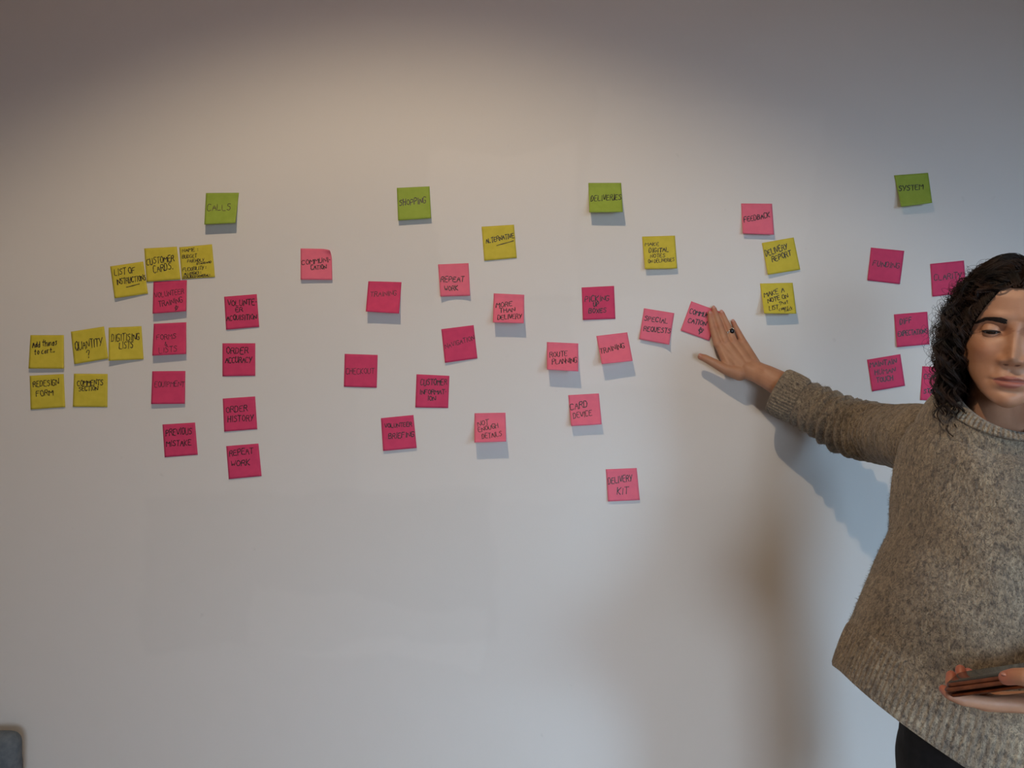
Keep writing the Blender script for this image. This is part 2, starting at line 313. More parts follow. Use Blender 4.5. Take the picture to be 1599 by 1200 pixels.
def make_note(idx, fr, col, q, drop, ink, lines, label):
    ox, oy, s = fr; px = [(ox+q[2*i]/s, oy+q[2*i+1]/s) for i in range(4)]
    rnd = random.Random(idx*31+5)
    L = -LAMP.y
    dl, dr = [drop[i]*L/((px[3][1] if i == 0 else px[2][1])+432)*1.0 for i in (0, 1)]
    base = .0006+(.0009 if 'CUSTOMER CARDS' in label else 0)+(.0004 if 'DIGIT' in label else 0)
    arch = .004 if ('REPEAT WORK, beside' in label) else 0
    cornerc = 'upper right corner' in label; lowc = 'SPECIAL' in label
    wav = rnd.uniform(-.0006, .0006)
    def surf(a, t):
        u = (px[0][0]*(1-a)+px[1][0]*a)*(1-t)+(px[3][0]*(1-a)+px[2][0]*a)*t
        v = (px[0][1]*(1-a)+px[1][1]*a)*(1-t)+(px[3][1]*(1-a)+px[2][1]*a)*t
        g = max(0, (t-.14)/.86)**1.45
        d = base+(dl*(1-a)+dr*a)*g+wav*math.sin(a*math.pi)*t
        if arch: d += arch*(abs(a-.5)*2)**3*t-arch*.6*(1-abs(a-.5)*2)*t*g
        if cornerc:
            k = max(0, a+(1-t)-1.62)/.38; d += .012*k*k
            u -= 3.0*k*k; v += 2.0*k*k
        if lowc:
            k = max(0, a+t-1.7)/.3; d += .008*k*k
        d = max(d, .0005)
        return P(u, v, -d)
    n = 14; b = MB(); T = .00022
    g0 = [[surf(i/n, j/n) for i in range(n+1)] for j in range(n+1)]
    top = [p+Vector((0, -T, 0)) for r in g0 for p in r]; bot = [p for r in g0 for p in r]; m = n+1; fs = []
    for j in range(n):
        for i in range(n):
            k = j*m+i; fs.append((k, k+m, k+m+1, k+1)); fs.append((k+m*m, k+1+m*m, k+m+1+m*m, k+m+m*m))
    rim = [i for i in range(m)]+[j*m+n for j in range(1, m)]+[n*m+i for i in range(n-1, -1, -1)]+[j*m for j in range(n-1, 0, -1)]
    for a, c in zip(rim, rim[1:]+rim[:1]): fs.append((a, c, c+m*m, a+m*m))
    b.add(top+bot, fs)
    note = link('sticky_note', b.mesh('sticky_note'), PAPER[col])
    cname = {'pink': 'pink', 'rose': 'pink', 'yellow': 'yellow', 'green': 'green'}[col]
    tag(note, label.replace('rose ', 'light pink '), 'sticky note', 'sticky notes on the wall')
    if not lines: return note
    # inverse map: px -> (a,t) by Newton on the bilinear quad
    def inv(u, v):
        a = t = .5
        for _ in range(6):
            f = [(px[0][k]*(1-a)+px[1][k]*a)*(1-t)+(px[3][k]*(1-a)+px[2][k]*a)*t for k in (0, 1)]
            da = [(px[1][k]-px[0][k])*(1-t)+(px[2][k]-px[3][k])*t for k in (0, 1)]
            dt = [(px[3][k]*(1-a)+px[2][k]*a)-(px[0][k]*(1-a)+px[1][k]*a) for k in (0, 1)]
            D = da[0]*dt[1]-da[1]*dt[0]; e0, e1 = u-f[0], v-f[1]
            a += (e0*dt[1]-e1*dt[0])/D; t += (da[0]*e1-da[1]*e0)/D
        return a, t
    tb = MB()
    def ribbon(pp, wd):
        pts = []
        for (u, v) in pp:
            a, t = inv(u, v); a = min(max(a, .012), .988); t = min(max(t, .012), .988)
            pts.append(surf(a, t)+Vector((0, -T-.00025, 0)))
        if len(pts) < 2: return
        vs = []; fs = []
        for i, p in enumerate(pts):
            d = pts[min(i+1, len(pts)-1)]-pts[max(i-1, 0)]; nn = Vector((-d.z, 0, d.x))
            nn = nn.normalized() if nn.length > 1e-7 else Vector((0, 0, 1))
            e = Vector((d.x, d.y, d.z)).normalized()*wd*.4 if d.length > 1e-7 else Vector()
            if i == 0: p = p-e
            if i == len(pts)-1: p = p+e
            ww = wd*(.5+.12*math.sin(i*1.7+idx)); vs += [p+nn*ww, p-nn*ww]
        for i in range(len(pts)-1): fs.append((2*i, 2*i+1, 2*i+3, 2*i+2))
        tb.add(vs, fs)
    for (txt, x0, y0, x1, y1, h) in lines:
        A = (ox+x0/s, oy+y0/s); B = (ox+x1/s, oy+y1/s); hp = h/s
        dx, dy = B[0]-A[0], B[1]-A[1]; ln = math.hypot(dx, dy); ex, ey = dx/ln, dy/ln
        wd = .00175 if ink == 'k' else .00135
        if txt == '*': hp *= 1.3; A = (A[0]-1, A[1]+1)
        if hp < 6: wd *= .72
        if txt == '_':
            ribbon([(A[0]+dx*k/6, A[1]+dy*k/6+rnd.uniform(-.15, .15)) for k in range(7)], .0018); continue
        ws = [.45 if c in 'I.:i-' else (.55 if c == ' ' else (1.15 if c in 'MW' else 1)) for c in txt]; tot = sum(ws); acc = 0
        slant = rnd.uniform(.02, .14)
        for c, cw in zip(txt, ws):
            cell = cw/tot*ln; gx = acc; acc += cell; hh = hp*rnd.uniform(.9, 1.08); jy = rnd.uniform(-.06, .06)*hp
            for st in stroke_pts(c):
                pts = []
                jt = 0 if c == '*' else .035
                for k, (gx_, gy_) in enumerate(st):
                    X = gx+cell*(.08+(gx_/8*.8 if cw > .5 else (gx_-4)/8*.4+.4)); Y = gy_/9*hh
                    X += slant*Y+rnd.uniform(-jt, jt)*hp; Y += rnd.uniform(-jt, jt)*hp
                    pts.append((A[0]+ex*X+ey*Y, A[1]+ey*X-ex*Y+jy))
                # round corners a little
                out = [pts[0]]
                for i in range(1, len(pts)):
                    p, r = pts[i-1], pts[i]
                    for k in ((.2, .5, .8) if len(pts) > 2 else (.5,)): out.append((p[0]+(r[0]-p[0])*k, p[1]+(r[1]-p[1])*k))
                out.append(pts[-1]); ribbon(out, wd*rnd.uniform(.85, 1.15))
    if tb.v:
        hw = link('handwriting', tb.mesh('handwriting'), M_ink if ink == 'k' else M_pen, note, smooth=False)
    return note
for i, row in enumerate(N): make_note(i, *row)

# ------------------------------------------------------------------ person
person = empty('person', (.74, -.62, 0))
tag(person, 'woman with dark curly hair in a grey-beige wool sweater, one arm stretched out to the wall, looking down at the phone in her other hand', 'person')
person['label'] = 'woman with dark curls in grey wool sweater, palm flat on wall beside notes'

def skin_material():
    m = mat('skin', (.62, .36, .25), .5, Subsurface_Weight=.12, Subsurface_Scale=.01)
    bsdf(m).inputs['Subsurface Radius'].default_value = (1, .35, .2)
    at = nd(m, 'ShaderNodeAttribute', attribute_name='tint')
    tc = nd(m, 'ShaderNodeTexCoord'); n = nd(m, 'ShaderNodeTexNoise', Scale=45, Detail=4); lk(m, tc.outputs['Object'], n.inputs['Vector'])
    r = ramp(m, n.outputs['Fac'], [(.3, (.90, .88, .86)), (.7, (1.06, 1.06, 1.06))])
    mx = nd(m, 'ShaderNodeVectorMath', operation='MULTIPLY'); lk(m, at.outputs['Color'], mx.inputs[0]); lk(m, r.outputs[0], mx.inputs[1])
    lk(m, mx.outputs[0], bsdf(m).inputs['Base Color'])
    n2 = nd(m, 'ShaderNodeTexNoise', Scale=420, Detail=2); lk(m, tc.outputs['Object'], n2.inputs['Vector'])
    b = nd(m, 'ShaderNodeBump', Strength=.18, Distance=.0006); lk(m, n2.outputs['Fac'], b.inputs['Height']); lk(m, b.outputs[0], bsdf(m).inputs['Normal'])
    return m
M_skin = skin_material()
SKIN = (.475, .25, .155); LIP = (.36, .125, .095)

# head frame (origin between the eyes, inside the head; -Y is where the face looks)
HR = (Matrix.Rotation(R(-31), 4, 'Z') @ Matrix.Rotation(R(3), 4, 'X') @ Matrix.Rotation(R(6), 4, 'Y') @ Matrix.Scale(.945, 4))
eye_mid = P(1586, 519, -.690)
HM = Matrix.Translation(eye_mid-(HR @ Vector((0, -.080, 0)))) @ HR
def interp(x, xs, ys):
    return float(np.interp(x, xs, ys))
LV = [(-.1155,.004,.066,-.050),(-.113,.018,.074,-.030),(-.107,.031,.080,-.012),(-.097,.043,.0825,.004),(-.082,.053,.0825,.020),(-.065,.060,.083,.040),(-.045,.0655,.0835,.066),
      (-.02,.070,.083,.088),(0,.072,.083,.098),(.025,.0735,.0865,.103),(.05,.072,.085,.100),(.07,.066,.076,.090),(.084,.056,.064,.077),(.095,.042,.048,.058),(.102,.025,.03,.036),(.105,.004,.005,.006)]
zs, ws_, fs_, bs_ = zip(*LV)
_zg = np.linspace(-.1155, .105, 442); _k = np.exp(-(np.arange(-24, 25)/9.)**2); _k /= _k.sum()
def _sm(vals):
    g = np.interp(_zg, zs, vals); p = np.pad(g, 24, mode='reflect', reflect_type='odd'); q = np.convolve(p, _k, 'valid')
    w_ = np.clip((_zg+.1155)/.012, 0, 1)*np.clip((.105-_zg)/.012, 0, 1); return list(g*(1-w_)+q*w_)
ws_, fs_, bs_ = _sm(ws_), _sm(fs_), _sm(bs_); zs = list(_zg)
def gauss(x, z, cx, cz, sx, sz): return math.exp(-((x-cx)/sx)**2-((z-cz)/sz)**2)
def fz_(z): return interp(z, [-.1155, -.0715, -.0475, 0], [-.1155, -.0757, -.0515, 0]) if z < 0 else z
def face_h(x, z):
    z = fz_(z); h = 0; ax = abs(x)
    hn = interp(z, [-.059,-.054,-.0495,-.045,-.040,-.032,-.021,-.008,.004,.016], [0,.003,.013,.0205,.0235,.0195,.013,.0075,.0045,0])
    sn = interp(z, [-.06,-.045,-.03,-.01,.01], [.010,.0092,.0075,.0068,.009])
    h += hn*math.exp(-(ax/sn)**2.2)
    h += .0095*gauss(ax, z, .0135, -.0460, .0058, .0065)
    h -= .0095*gauss(ax, z, .031, .001, .0175, .0115); h -= .0055*gauss(ax, z, .0155, .001, .006, .009)
    h += .0035*gauss(ax, z, .026, .021, .020, .007)
    h += .0060*gauss(ax, z, .040, -.030, .017, .015)
    h += .0045*gauss(x, z, 0, -.074, .024, .016)
    mw = math.exp(-(ax/.0215)**4)
    h += .0036*mw*math.exp(-((z+.0712+.0012*math.cos(ax*300))/.0042)**2)
    h += .0046*math.exp(-(ax/.0175)**4)*math.exp(-((z+.0815)/.0048)**2)
    h -= .0045*math.exp(-(ax/.0225)**4)*math.exp(-((z+.0757)/.0015)**2)
    h -= .0016*gauss(x, z, 0, -.063, .003, .005)
    h -= .0030*gauss(x, z, 0, -.090, .016, .004)
    h += .0045*gauss(x, z, 0, -.103, .015, .010)
    h -= .0020*gauss(ax, z, .027, -.076, .004, .006)
    h -= .0015*gauss(ax, z, .021, -.058, .004, .008)
    return h
def head_mesh():
    rings = []; tints = []
    NZ, NA = 150, 200
    for i in range(NZ+1):
        z = -.1155+(.2205)*i/NZ
        w_, f_, bb = interp(z, zs, ws_), interp(z, zs, fs_), interp(z, zs, bs_)
        y0 = -.012 if z > -.05 else -.012-.02*min(1, (-.05-z)/.05)
        y0 = min(y0, bb-.004); ring = []
        for k in range(NA):
            a = 2*math.pi*k/NA; ca, sa = math.cos(a), math.sin(a)
            e = .90 if sa < 0 else 1.0
            x = w_*math.copysign(abs(ca)**e, ca)
            y = y0+((f_+y0)*-1*abs(sa)**.94 if sa < 0 else (bb-y0)*sa)
            frontness = max(0, -sa)
            h = face_h(x, z)*min(1, frontness*2.2) if sa < 0 else 0
            zz = z
            if z < -.045: zz = z+max(0, y+.075)*.42*min(1, (-.045-z)/.05)
            ring.append(Vector((x, y-h, zz)))
            c = SKIN
            if sa < -.3:
                ax = abs(x); zf = fz_(z); q_ = min(1, ax/.0225)
                top = -.0757+(.0075+.0009*math.sin(min(ax, .009)/.009*math.pi))*(1-q_**2.2); bot = -.0757-.0108*(1-q_**2.4)
                if ax < .0225:
                    lw = min(1, max(0, min(top-zf, zf-bot)/.0016)); c = tuple(a*(1-lw)+b*lw for a, b in zip(SKIN, LIP)); c = c if lw > 0 else SKIN
                cb = gauss(ax, zf, .042, -.035, .02, .018)*.09
                if c is SKIN: c = (SKIN[0], SKIN[1]*(1-cb), SKIN[2]*(1-cb))
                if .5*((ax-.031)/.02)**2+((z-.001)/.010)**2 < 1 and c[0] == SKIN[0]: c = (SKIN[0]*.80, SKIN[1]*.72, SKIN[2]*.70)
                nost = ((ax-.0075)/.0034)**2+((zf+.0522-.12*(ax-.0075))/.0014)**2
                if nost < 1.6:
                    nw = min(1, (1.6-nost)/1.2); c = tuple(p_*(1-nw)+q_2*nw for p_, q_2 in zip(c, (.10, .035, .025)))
            tints.append(c)
        rings.append(ring)
    b = MB(); b.loft(rings)
    me = b.mesh('head'); return me, tints
hm, tints = head_mesh()
for v in hm.vertices: v.co = HM @ v.co
# ears
eb = MB()
for sx in (-1, 1):
    for k in range(18):
        pass
    pts = []
    for k in range(15):
        a = R(-110+k*20); pts.append(HM @ Vector((sx*(.077+.005*math.sin(a)), .020-.016*math.cos(a)*1.0, -.014+.030*math.sin(a))))
    eb.tube(pts, .0036, 8)
    eb.ell(HM @ Vector((sx*.073, .018, -.014)), (.006, .014, .026))
    eb.ell(HM @ Vector((sx*.073, .010, -.040)), (.005, .007, .008))
# eyelids: shells round the eyeballs with the gaze cast down
EYES = [HM @ Vector((sx*.0310, -.0665, .0005)) for sx in (-1, 1)]
lb = MB(); lashes = []
for sx, ec in zip((-1, 1), EYES):
    lash = MB(); lashes.append(lash)
    rr = .0131
    def lid(a, e, r_=rr): return ec+HR.to_3x3() @ (Vector((math.sin(a)*math.cos(e), -math.cos(a)*math.cos(e), math.sin(e)))*r_)
    def eup(a): return R(4)*(1-(a/R(62))**2)-R(6)
    def elo(a): return -R(19)*(1-(a/R(62))**2)-R(6)
    for (fa, fb) in ((eup, lambda a: R(75)), (lambda a: -R(75), elo)):
        rings = []
        for i in range(13):
            t = i/12; rings.append([lid(R(-75+150*j/24), fa(max(-R(62), min(R(62), R(-75+150*j/24))))*(1-t)+fb(max(-R(62), min(R(62), R(-75+150*j/24))))*t) for j in range(25)])
        lb.loft(rings, caps=False, closed=False)
    lash.tube([lid(R(-60+120*j/20), eup(R(-60+120*j/20))-R(1), rr+.0006) for j in range(21)], [.0005+.0009*math.sin(math.pi*j/20) for j in range(21)], 6)
    for j in range(26):
        a = R(-58+116*j/25); p = lid(a, eup(a)-R(1), rr+.0006); d = HR.to_3x3() @ Vector((math.sin(a)*.8, -.75, -.45)).normalized()
        lash.tube([p, p+d*.003, p+d*.0055+HR.to_3x3() @ Vector((0, -.001, .0008))], [.0003, .00022, .00005], 4)
    lash.tube([lid(R(-55+110*j/20), elo(R(-55+110*j/20))+R(1), rr+.0003) for j in range(21)], .00035, 5)
# neck, trunk, legs (mostly under clothes)
TB = MB()
neck_top = HM @ Vector((0, .020, -.055)); neck_base = Vector((.745, -.575, 1.345))
TB.chain([(HM @ Vector((0, .018, -.03)), .050), (neck_top, .050), (neck_base, .053), (Vector((.75, -.56, 1.30)), .060)])
TB.rcone((.72, -.50, 1.315), .042, (.83, -.60, 1.305), .038)
TB.ell((.75, -.57, 1.20), (.135, .085, .16)); TB.ell((.75, -.61, 1.03), (.115, .08, .14)); TB.ell((.75, -.61, .90), (.155, .095, .12))
SH_R, EL_R = P(1452, 690, -.42), P(1318, 664, -.165)
SH_L, EL_L, WR_L = Vector((.875, -.610, 1.315)), Vector((.905, -.70, 1.06)), P(1668, 1100, -.865)
H = lambda X, Y, y: P(1080+X/7.5, 460+Y/7.5, y)
TB.chain([(SH_R, .040), (EL_R, .030)]); TB.chain([(SH_L, .040), (EL_L, .034), (WR_L.lerp(EL_L, .25), .026)])
for hx, fx_ in ((.665, .655), (.835, .86)):
    TB.chain([(Vector((hx, -.61, .88)), .078), (Vector(((hx+fx_)/2, -.615, .50)), .052), (Vector((fx_, -.60, .10)), .036)])
    TB.rcone((fx_, -.60, .065), .034, (fx_+(fx_-.755)*.25, -.74, .045), .026)
trunk = remesh(TB, .007, 4)
# right hand, palm on the wall
HB = MB()
fingers = [
 [(215,232,-.0085,.0060),(224,290,-.0095,.0067),(246,390,-.0135,.0075),(304,575,-.022,.0098)],
 [(260,170,-.0085,.0061),(284,245,-.0100,.0068),(328,365,-.0145,.0077),(392,560,-.024,.0102)],
 [(353,218,-.0085,.0060),(382,285,-.0100,.0066),(430,390,-.0140,.0075),(492,560,-.024,.0098)],
 [(486,322,-.0080,.0052),(510,375,-.0090,.0058),(552,455,-.0125,.0066),(606,570,-.022,.0090)]]
for f in fingers:
    HB.chain([(H(x, y, d), r) for x, y, d, r in f])
    x, y, d, r = f[2]; HB.ell(H(x, y, d-.0012), (r*1.04, r*.95, r*1.15))
    x, y, d, r = f[3]; HB.ell(H(x, y, d-.0022), (r*.95, r*.95, r*1.1))
carp = [(575,880,-.043,.0165),(625,870,-.045,.0165),(680,850,-.045,.0165),(728,818,-.042,.0145)]
for f, c in zip(fingers, carp):
    x, y, d, r = f[3]; HB.rcone(H(x, y, d), r*1.02, H(c[0], c[1], c[2]), c[3])
HB.rcone(H(350, 590, -.024), .0095, H(640, 870, -.044), .0165); HB.rcone(H(550, 580, -.023), .009, H(690, 850, -.044), .0165)
HB.chain([(H(108,732,-.040), .0072), (H(150,745,-.041), .0082), (H(225,783,-.042), .0092), (H(385,872,-.044), .0115), (H(560,925,-.048), .0165)])
HB.rcone(H(440,830,-.040), .013, H(345,650,-.028), .0095); HB.rcone(H(460,840,-.040), .014, H(420,700,-.030), .012)
fore = [(660,890,-.048,.0205),(760,925,-.058,.0205),(860,968,-.070,.0225),(1030,1050,-.086,.0265)]
HB.chain([(H(x, y, d), r) for x, y, d, r in fore]+[(EL_R, .029)])
HB.chain([(H(725,868,-.050), .019), (H(800,905,-.060), .0195), (H(880,945,-.072), .0215), (H(1040,1030,-.086), .024)])
hand_r = remesh(HB, .0016, 5, .5)
# left hand round the phone
K = lambda X, Y, y: P(1400+X/5.45, 980+Y/5.45, y)
LB = MB()
lf = [
 [(466,410,-.842,.0060),(464,480,-.848,.0068),(520,580,-.860,.0075),(760,655,-.868,.0085),(1060,650,-.868,.0110)],
 [(545,362,-.822,.0062),(552,440,-.828,.0070),(620,560,-.848,.0078),(840,640,-.852,.0088),(1110,640,-.850,.0110)],
 [(612,385,-.812,.0058),(625,440,-.815,.0066),(700,545,-.830,.0075),(900,610,-.835,.0085),(1150,620,-.836,.0110)],
 [(398,528,-.874,.0052),(450,575,-.886,.0060),(560,618,-.890,.0068),(800,650,-.886,.0080),(1080,655,-.882,.0100)]]
for f in lf: LB.chain([(K(x, y, d), r) for x, y, d, r in f]); x, y, d, r = f[-1]; LB.rcone(K(x, y, d), r, K(1330, 650, -.865), .018)
LB.chain([(K(935,432,-.948), .0078), (K(1010,420,-.956), .0088), (K(1110,425,-.966), .0096), (K(1290,540,-.940), .0125), (K(1350,620,-.872), .0190)])
LB.chain([(K(1330,640,-.866), .0210), (WR_L, .0225), (WR_L.lerp(EL_L, .3), .028)])
hand_l = remesh(LB, .0017, 5, .5)
rest = [trunk, hand_r, hand_l, fix_normals(eb.mesh()), lb.mesh()]
bm = bmesh.new(); bm.from_mesh(hm)
for m in rest: bm.from_mesh(m)
bme = bpy.data.meshes.new('body'); bm.to_mesh(bme); bm.free()
bme.materials.clear(); bme.materials.append(M_skin)
ca = bme.color_attributes.new('tint', 'FLOAT_COLOR', 'POINT')
arr = np.tile(np.array((*SKIN, 1), 'f'), (len(bme.vertices), 1)); arr[:len(tints), :3] = np.array(tints)
# redder knuckles and fingertips
co = np.zeros(len(bme.vertices)*3, 'f'); bme.vertices.foreach_get('co', co); co = co.reshape(-1, 3)
for f in fingers+[[(100,725,-.04,.008),(225,783,-.042,.009)]]:
    for j, k in ((0, .30), (2, .18), (3, .12)):
        if j < len(f):
            p = np.array(H(*f[j][:3])); d = np.exp(-((co-p)**2).sum(1)/.010**2)*k
            arr[:, 1] *= (1-d); arr[:, 2] *= (1-d)
for f in lf+[[(935,432,-.948,.008)]]:
    p = np.array(K(*f[0][:3])); d = np.exp(-((co-p)**2).sum(1)/.014**2)*.4; arr[:, 1] *= (1-d); arr[:, 2] *= (1-d*.8)
ca.data.foreach_set('color', arr.ravel())
body = link('body', bme, M_skin, person)

M_eyew = mat('eye_white', (.42, .37, .34), .3); M_dark = mat('lash_dark', (.018, .011, .009), .6)
M_iris = noisy(mat('iris_brown', rough=.25), 400, (.02, .010, .006), (.05, .022, .012))
for ec in EYES:
    b = MB(); b.ell(ec, (.0114, .0114, .0114), n=24, m=16); e = link('eye', b.mesh(), M_eyew, person)
    b = MB(); g = HR.to_3x3() @ Vector((0, -1, -.24)).normalized()
    q = g.to_track_quat('Z', 'Y').to_matrix()
    b.loft([[ec+g*zz+q @ Vector((r_*math.cos(2*math.pi*k/20), r_*math.sin(2*math.pi*k/20), 0)) for k in range(20)] for r_, zz in ((.0062, .0100), (.0058, .01045), (.0032, .01165), (.0005, .0121))])
    link('iris', b.mesh(), M_iris, e)
for q in lashes: link('eyelashes', q.mesh(), M_dark, person)
# eyebrows: short hairs laid along the brow
def on_face(x, z, off=.0):
    w_, f_ = interp(z, zs, ws_), interp(z, zs, fs_); y0 = -.012
    sa = math.sqrt(max(0, 1-(abs(x)/w_)**(2/.9))); return HM @ Vector((x, y0-(f_+y0)*sa**.94-face_h(x, z)-off, z))
M_brow = mat('brow_hair', (.022, .012, .009), .7)
for sx in (-1, 1):
    b = MB(); rd = random.Random(3)
    for k in range(650):
        t = rd.random(); x = .0120+.037*t; zc = .0140+.0032*math.sin(min(1, t/.68)*math.pi/2)-.0065*max(0, (t-.68)/.32)
        th = .0046*(1-.72*t) if t > .08 else .0034; z = zc+rd.uniform(-th, th)*.9
        l = .0055; dz = .5*(1-t)*l-.3*t*l
        b.tube([on_face(sx*x, z, .0002), on_face(sx*(x+l*.5), z+dz*.5, .0009), on_face(sx*(x+l*.95), z+dz*.8, .0004)], [.00028, .00024, .00008], 4, caps=False)
    link('eyebrow', b.mesh(), M_brow, person)
# fingernails of the hand on the wall
M_nail = mat('fingernail', (.52, .25, .20), .28)
for f in fingers:
    p = H(*f[0][:3]); r = f[0][3]; ax = (H(*f[0][:3])-H(*f[1][:3])).normalized()
    sd = ax.cross(Vector((0, -1, 0))).normalized(); nn = sd.cross(ax)
    if nn.y > 0: nn = -nn
    q = Matrix((sd, ax, nn)).transposed()
    b = MB(); b.ell(p+nn*r*.62+ax*r*.25, (r*.66, r*.95, r*.32), q, 18, 10); link('fingernail', b.mesh(), M_nail, person)
p = H(108, 732, -.040); ax = (p-H(225,783,-.042)).normalized(); sd = ax.cross(Vector((0, -.8, .6))).normalized(); nn = sd.cross(ax)
if nn.y > 0: nn = -nn
b = MB(); b.ell(p+nn*.0045+ax*.001, (.005, .0068, .0024), Matrix((sd, ax, nn)).transposed(), 18, 10); link('fingernail', b.mesh(), M_nail, person)
p = K(935, 432, -.948); b = MB(); b.ell(p+Vector((-.001, -.0035, .0052)), (.0065, .0045, .0022)); link('fingernail', b.mesh(), M_nail, person)
# ring
M_silver = mat('silver', (.75, .74, .72), .22, Metallic=1.0); M_stone = mat('black_stone', (.004, .004, .006), .08)
rc = H(447, 440, -.0165); ax = (H(430,390,-.014)-H(492,560,-.024)).normalized(); u_ = ax.orthogonal().normalized(); v_ = ax.cross(u_)
ringo = empty('ring', (0, 0, 0)); ringo.parent = person; ringo.location = rc-person.location
b = MB(); b.tube([rc+(u_*math.cos(a)+v_*math.sin(a))*.0089 for a in [2*math.pi*k/32 for k in range(33)]], .0011, 8)
def link_abs(name, me, m, par, plocs):
    o = link(name, me, m); o.parent = par; o.matrix_parent_inverse = Matrix.Translation(-plocs); return o
link_abs('band', b.mesh(), M_silver, ringo, rc)
b = MB(); sc = rc+Vector((.0025, -.0095, .0015)); b.ell(sc, (.0050, .0030, .0058)); o = link_abs('stone', b.mesh(), M_stone, ringo, rc); tag(o, 'black oval stone')
b = MB()
for k in range(14):
    a = 2*math.pi*k/14; b.ell(sc+Vector((.0056*math.cos(a), .0012, .0063*math.sin(a))), (.0010, .0010, .0010), n=8, m=6)
b.ell(rc+Vector((-.0062, -.0072, -.0022)), (.0022, .0016, .0022), n=10, m=8)
link_abs('bezel', b.mesh(), M_silver, ringo, rc)

# ------------------------------------------------------------------ sweater
def wool_material(name, rib=False):
    m = mat(name, (.3, .25, .2), .95); bsdf(m).inputs['Specular IOR Level'].default_value = .15
    bsdf(m).inputs['Sheen Weight'].default_value = .25; bsdf(m).inputs['Sheen Roughness'].default_value = .6
    tc = nd(m, 'ShaderNodeTexCoord')
    mp = nd(m, 'ShaderNodeMapping'); mp.inputs['Scale'].default_value = (1, 1, .6); lk(m, tc.outputs['Object'], mp.inputs[0])
    def tn(sc, det, dist=0):
        n = nd(m, 'ShaderNodeTexNoise', Scale=sc, Detail=det, Distortion=dist); lk(m, mp.outputs[0], n.inputs['Vector']); return n
    a = tn(150, 4, 1.0); bb = tn(380, 3, 1.5); c = tn(14, 3)
    r1 = ramp(m, a.outputs['Fac'], [(.30, (.115, .096, .080)), (.46, (.215, .176, .134)), (.62, (.295, .245, .180)), (.78, (.37, .32, .245))])
    r2 = ramp(m, bb.outputs['Fac'], [(.34, (.45, .45, .47)), (.50, (1, 1, 1)), (.70, (1.25, 1.22, 1.18))])
    r3 = ramp(m, c.outputs['Fac'], [(.35, (.86, .86, .87)), (.65, (1.1, 1.1, 1.08))])
    m1 = nd(m, 'ShaderNodeVectorMath', operation='MULTIPLY'); lk(m, r1.outputs[0], m1.inputs[0]); lk(m, r2.outputs[0], m1.inputs[1])
    m2 = nd(m, 'ShaderNodeVectorMath', operation='MULTIPLY'); lk(m, m1.outputs[0], m2.inputs[0]); lk(m, r3.outputs[0], m2.inputs[1])
    lk(m, m2.outputs[0], bsdf(m).inputs['Base Color'])
    v = nd(m, 'ShaderNodeTexVoronoi', Scale=230); lk(m, mp.outputs[0], v.inputs['Vector'])
    ad = nd(m, 'ShaderNodeMath', operation='ADD'); lk(m, bb.outputs['Fac'], ad.inputs[0]); lk(m, v.outputs['Distance'], ad.inputs[1])
    bp = nd(m, 'ShaderNodeBump', Strength=.6, Distance=.0018); lk(m, ad.outputs[0], bp.inputs['Height']); lk(m, bp.outputs[0], bsdf(m).inputs['Normal'])
    return m
M_wool = wool_material('mottled_wool')
SB = MB()
TR = [ # left x, z left, z right, half depth, cy, cx
 (.484,1.000,.690,.150,-.612,.755),(.507,1.045,.760,.160,-.608,.755),(.528,1.080,.850,.162,-.602,.755),(.546,1.118,.950,.158,-.594,.755),(.571,1.154,1.04,.152,-.584,.755),
 (.592,1.192,1.12,.146,-.572,.755),(.605,1.238,1.20,.142,-.560,.757),(.612,1.285,1.26,.138,-.552,.757),(.620,1.325,1.305,.128,-.548,.757),(.634,1.360,1.338,.112,-.548,.754),(.656,1.385,1.362,.096,-.552,.752),(.680,1.400,1.380,.080,-.560,.747),(.706,1.404,1.392,.060,-.575,.744)]
def torso_pt(t, a, inset=0):
    ks = np.arange(len(TR)); col = lambda j: float(np.interp(t, ks, [r[j] for r in TR]))
    xl, zl, zr, hd, cy, cx = [col(j) for j in range(6)]
    hw = cx-xl-inset; hd -= inset
    ca, sa = math.cos(a), math.sin(a); ex = .86
    x = cx+hw*(.74+.02*min(t, 5) if ca > 0 else 1)*math.copysign(abs(ca)**ex, ca); y = cy+hd*math.copysign(abs(sa)**ex, sa)
    s = (1+math.copysign(abs(ca)**ex, ca))/2
    z = zl+(zr-zl)*s**.85-(.075*max(0, -sa)+.022)*min(1, max(0, (t-7.5)/4.5))
    return x, y, z, sa, ca
rings = []
for i in range(97):
    t = i/96*(len(TR)-1); ring = []
    for k in range(120):
        a = 2*math.pi*k/120; x, y, z, sa, ca = torso_pt(t, a); fade = min(1, .08+t/2.6)
        # folds falling from the raised arm and soft vertical drape
        fold = .0035*math.sin(x*85+z*34+1.2)*math.exp(-((z-1.20)/.13)**2)+.0030*math.sin(x*48-z*9)*math.exp(-((z-1.02)/.12)**2)
        fold += .004*math.sin((x-.6)*120-(z-1.33)*40)*math.exp(-((z-1.33)/.035)**2-((x-.68)/.05)**2)
        fold += noise.noise(Vector((x*9, y*9, z*7)))*.006
        bust = .020*math.exp(-((z-1.20)/.055)**2)*(math.exp(-((x-.675)/.055)**2)+math.exp(-((x-.835)/.055)**2)) if sa < 0 else 0
        fold *= fade; ring.append(Vector((x+ca*fold*.5, y+sa*fold-bust, z)))
    rings.append(ring)
SB.loft(rings)
CUFF = [(1418,684,-.345,.0620),(1396,681,-.300,.0585),(1372,677,-.245,.0560),(1345,672,-.200,.0555),(1318,663,-.165,.0545),(1292,649,-.140,.0525),(1268,637,-.118,.0500),(1248,627,-.102,.0475),(1236,620,-.094,.0455)]
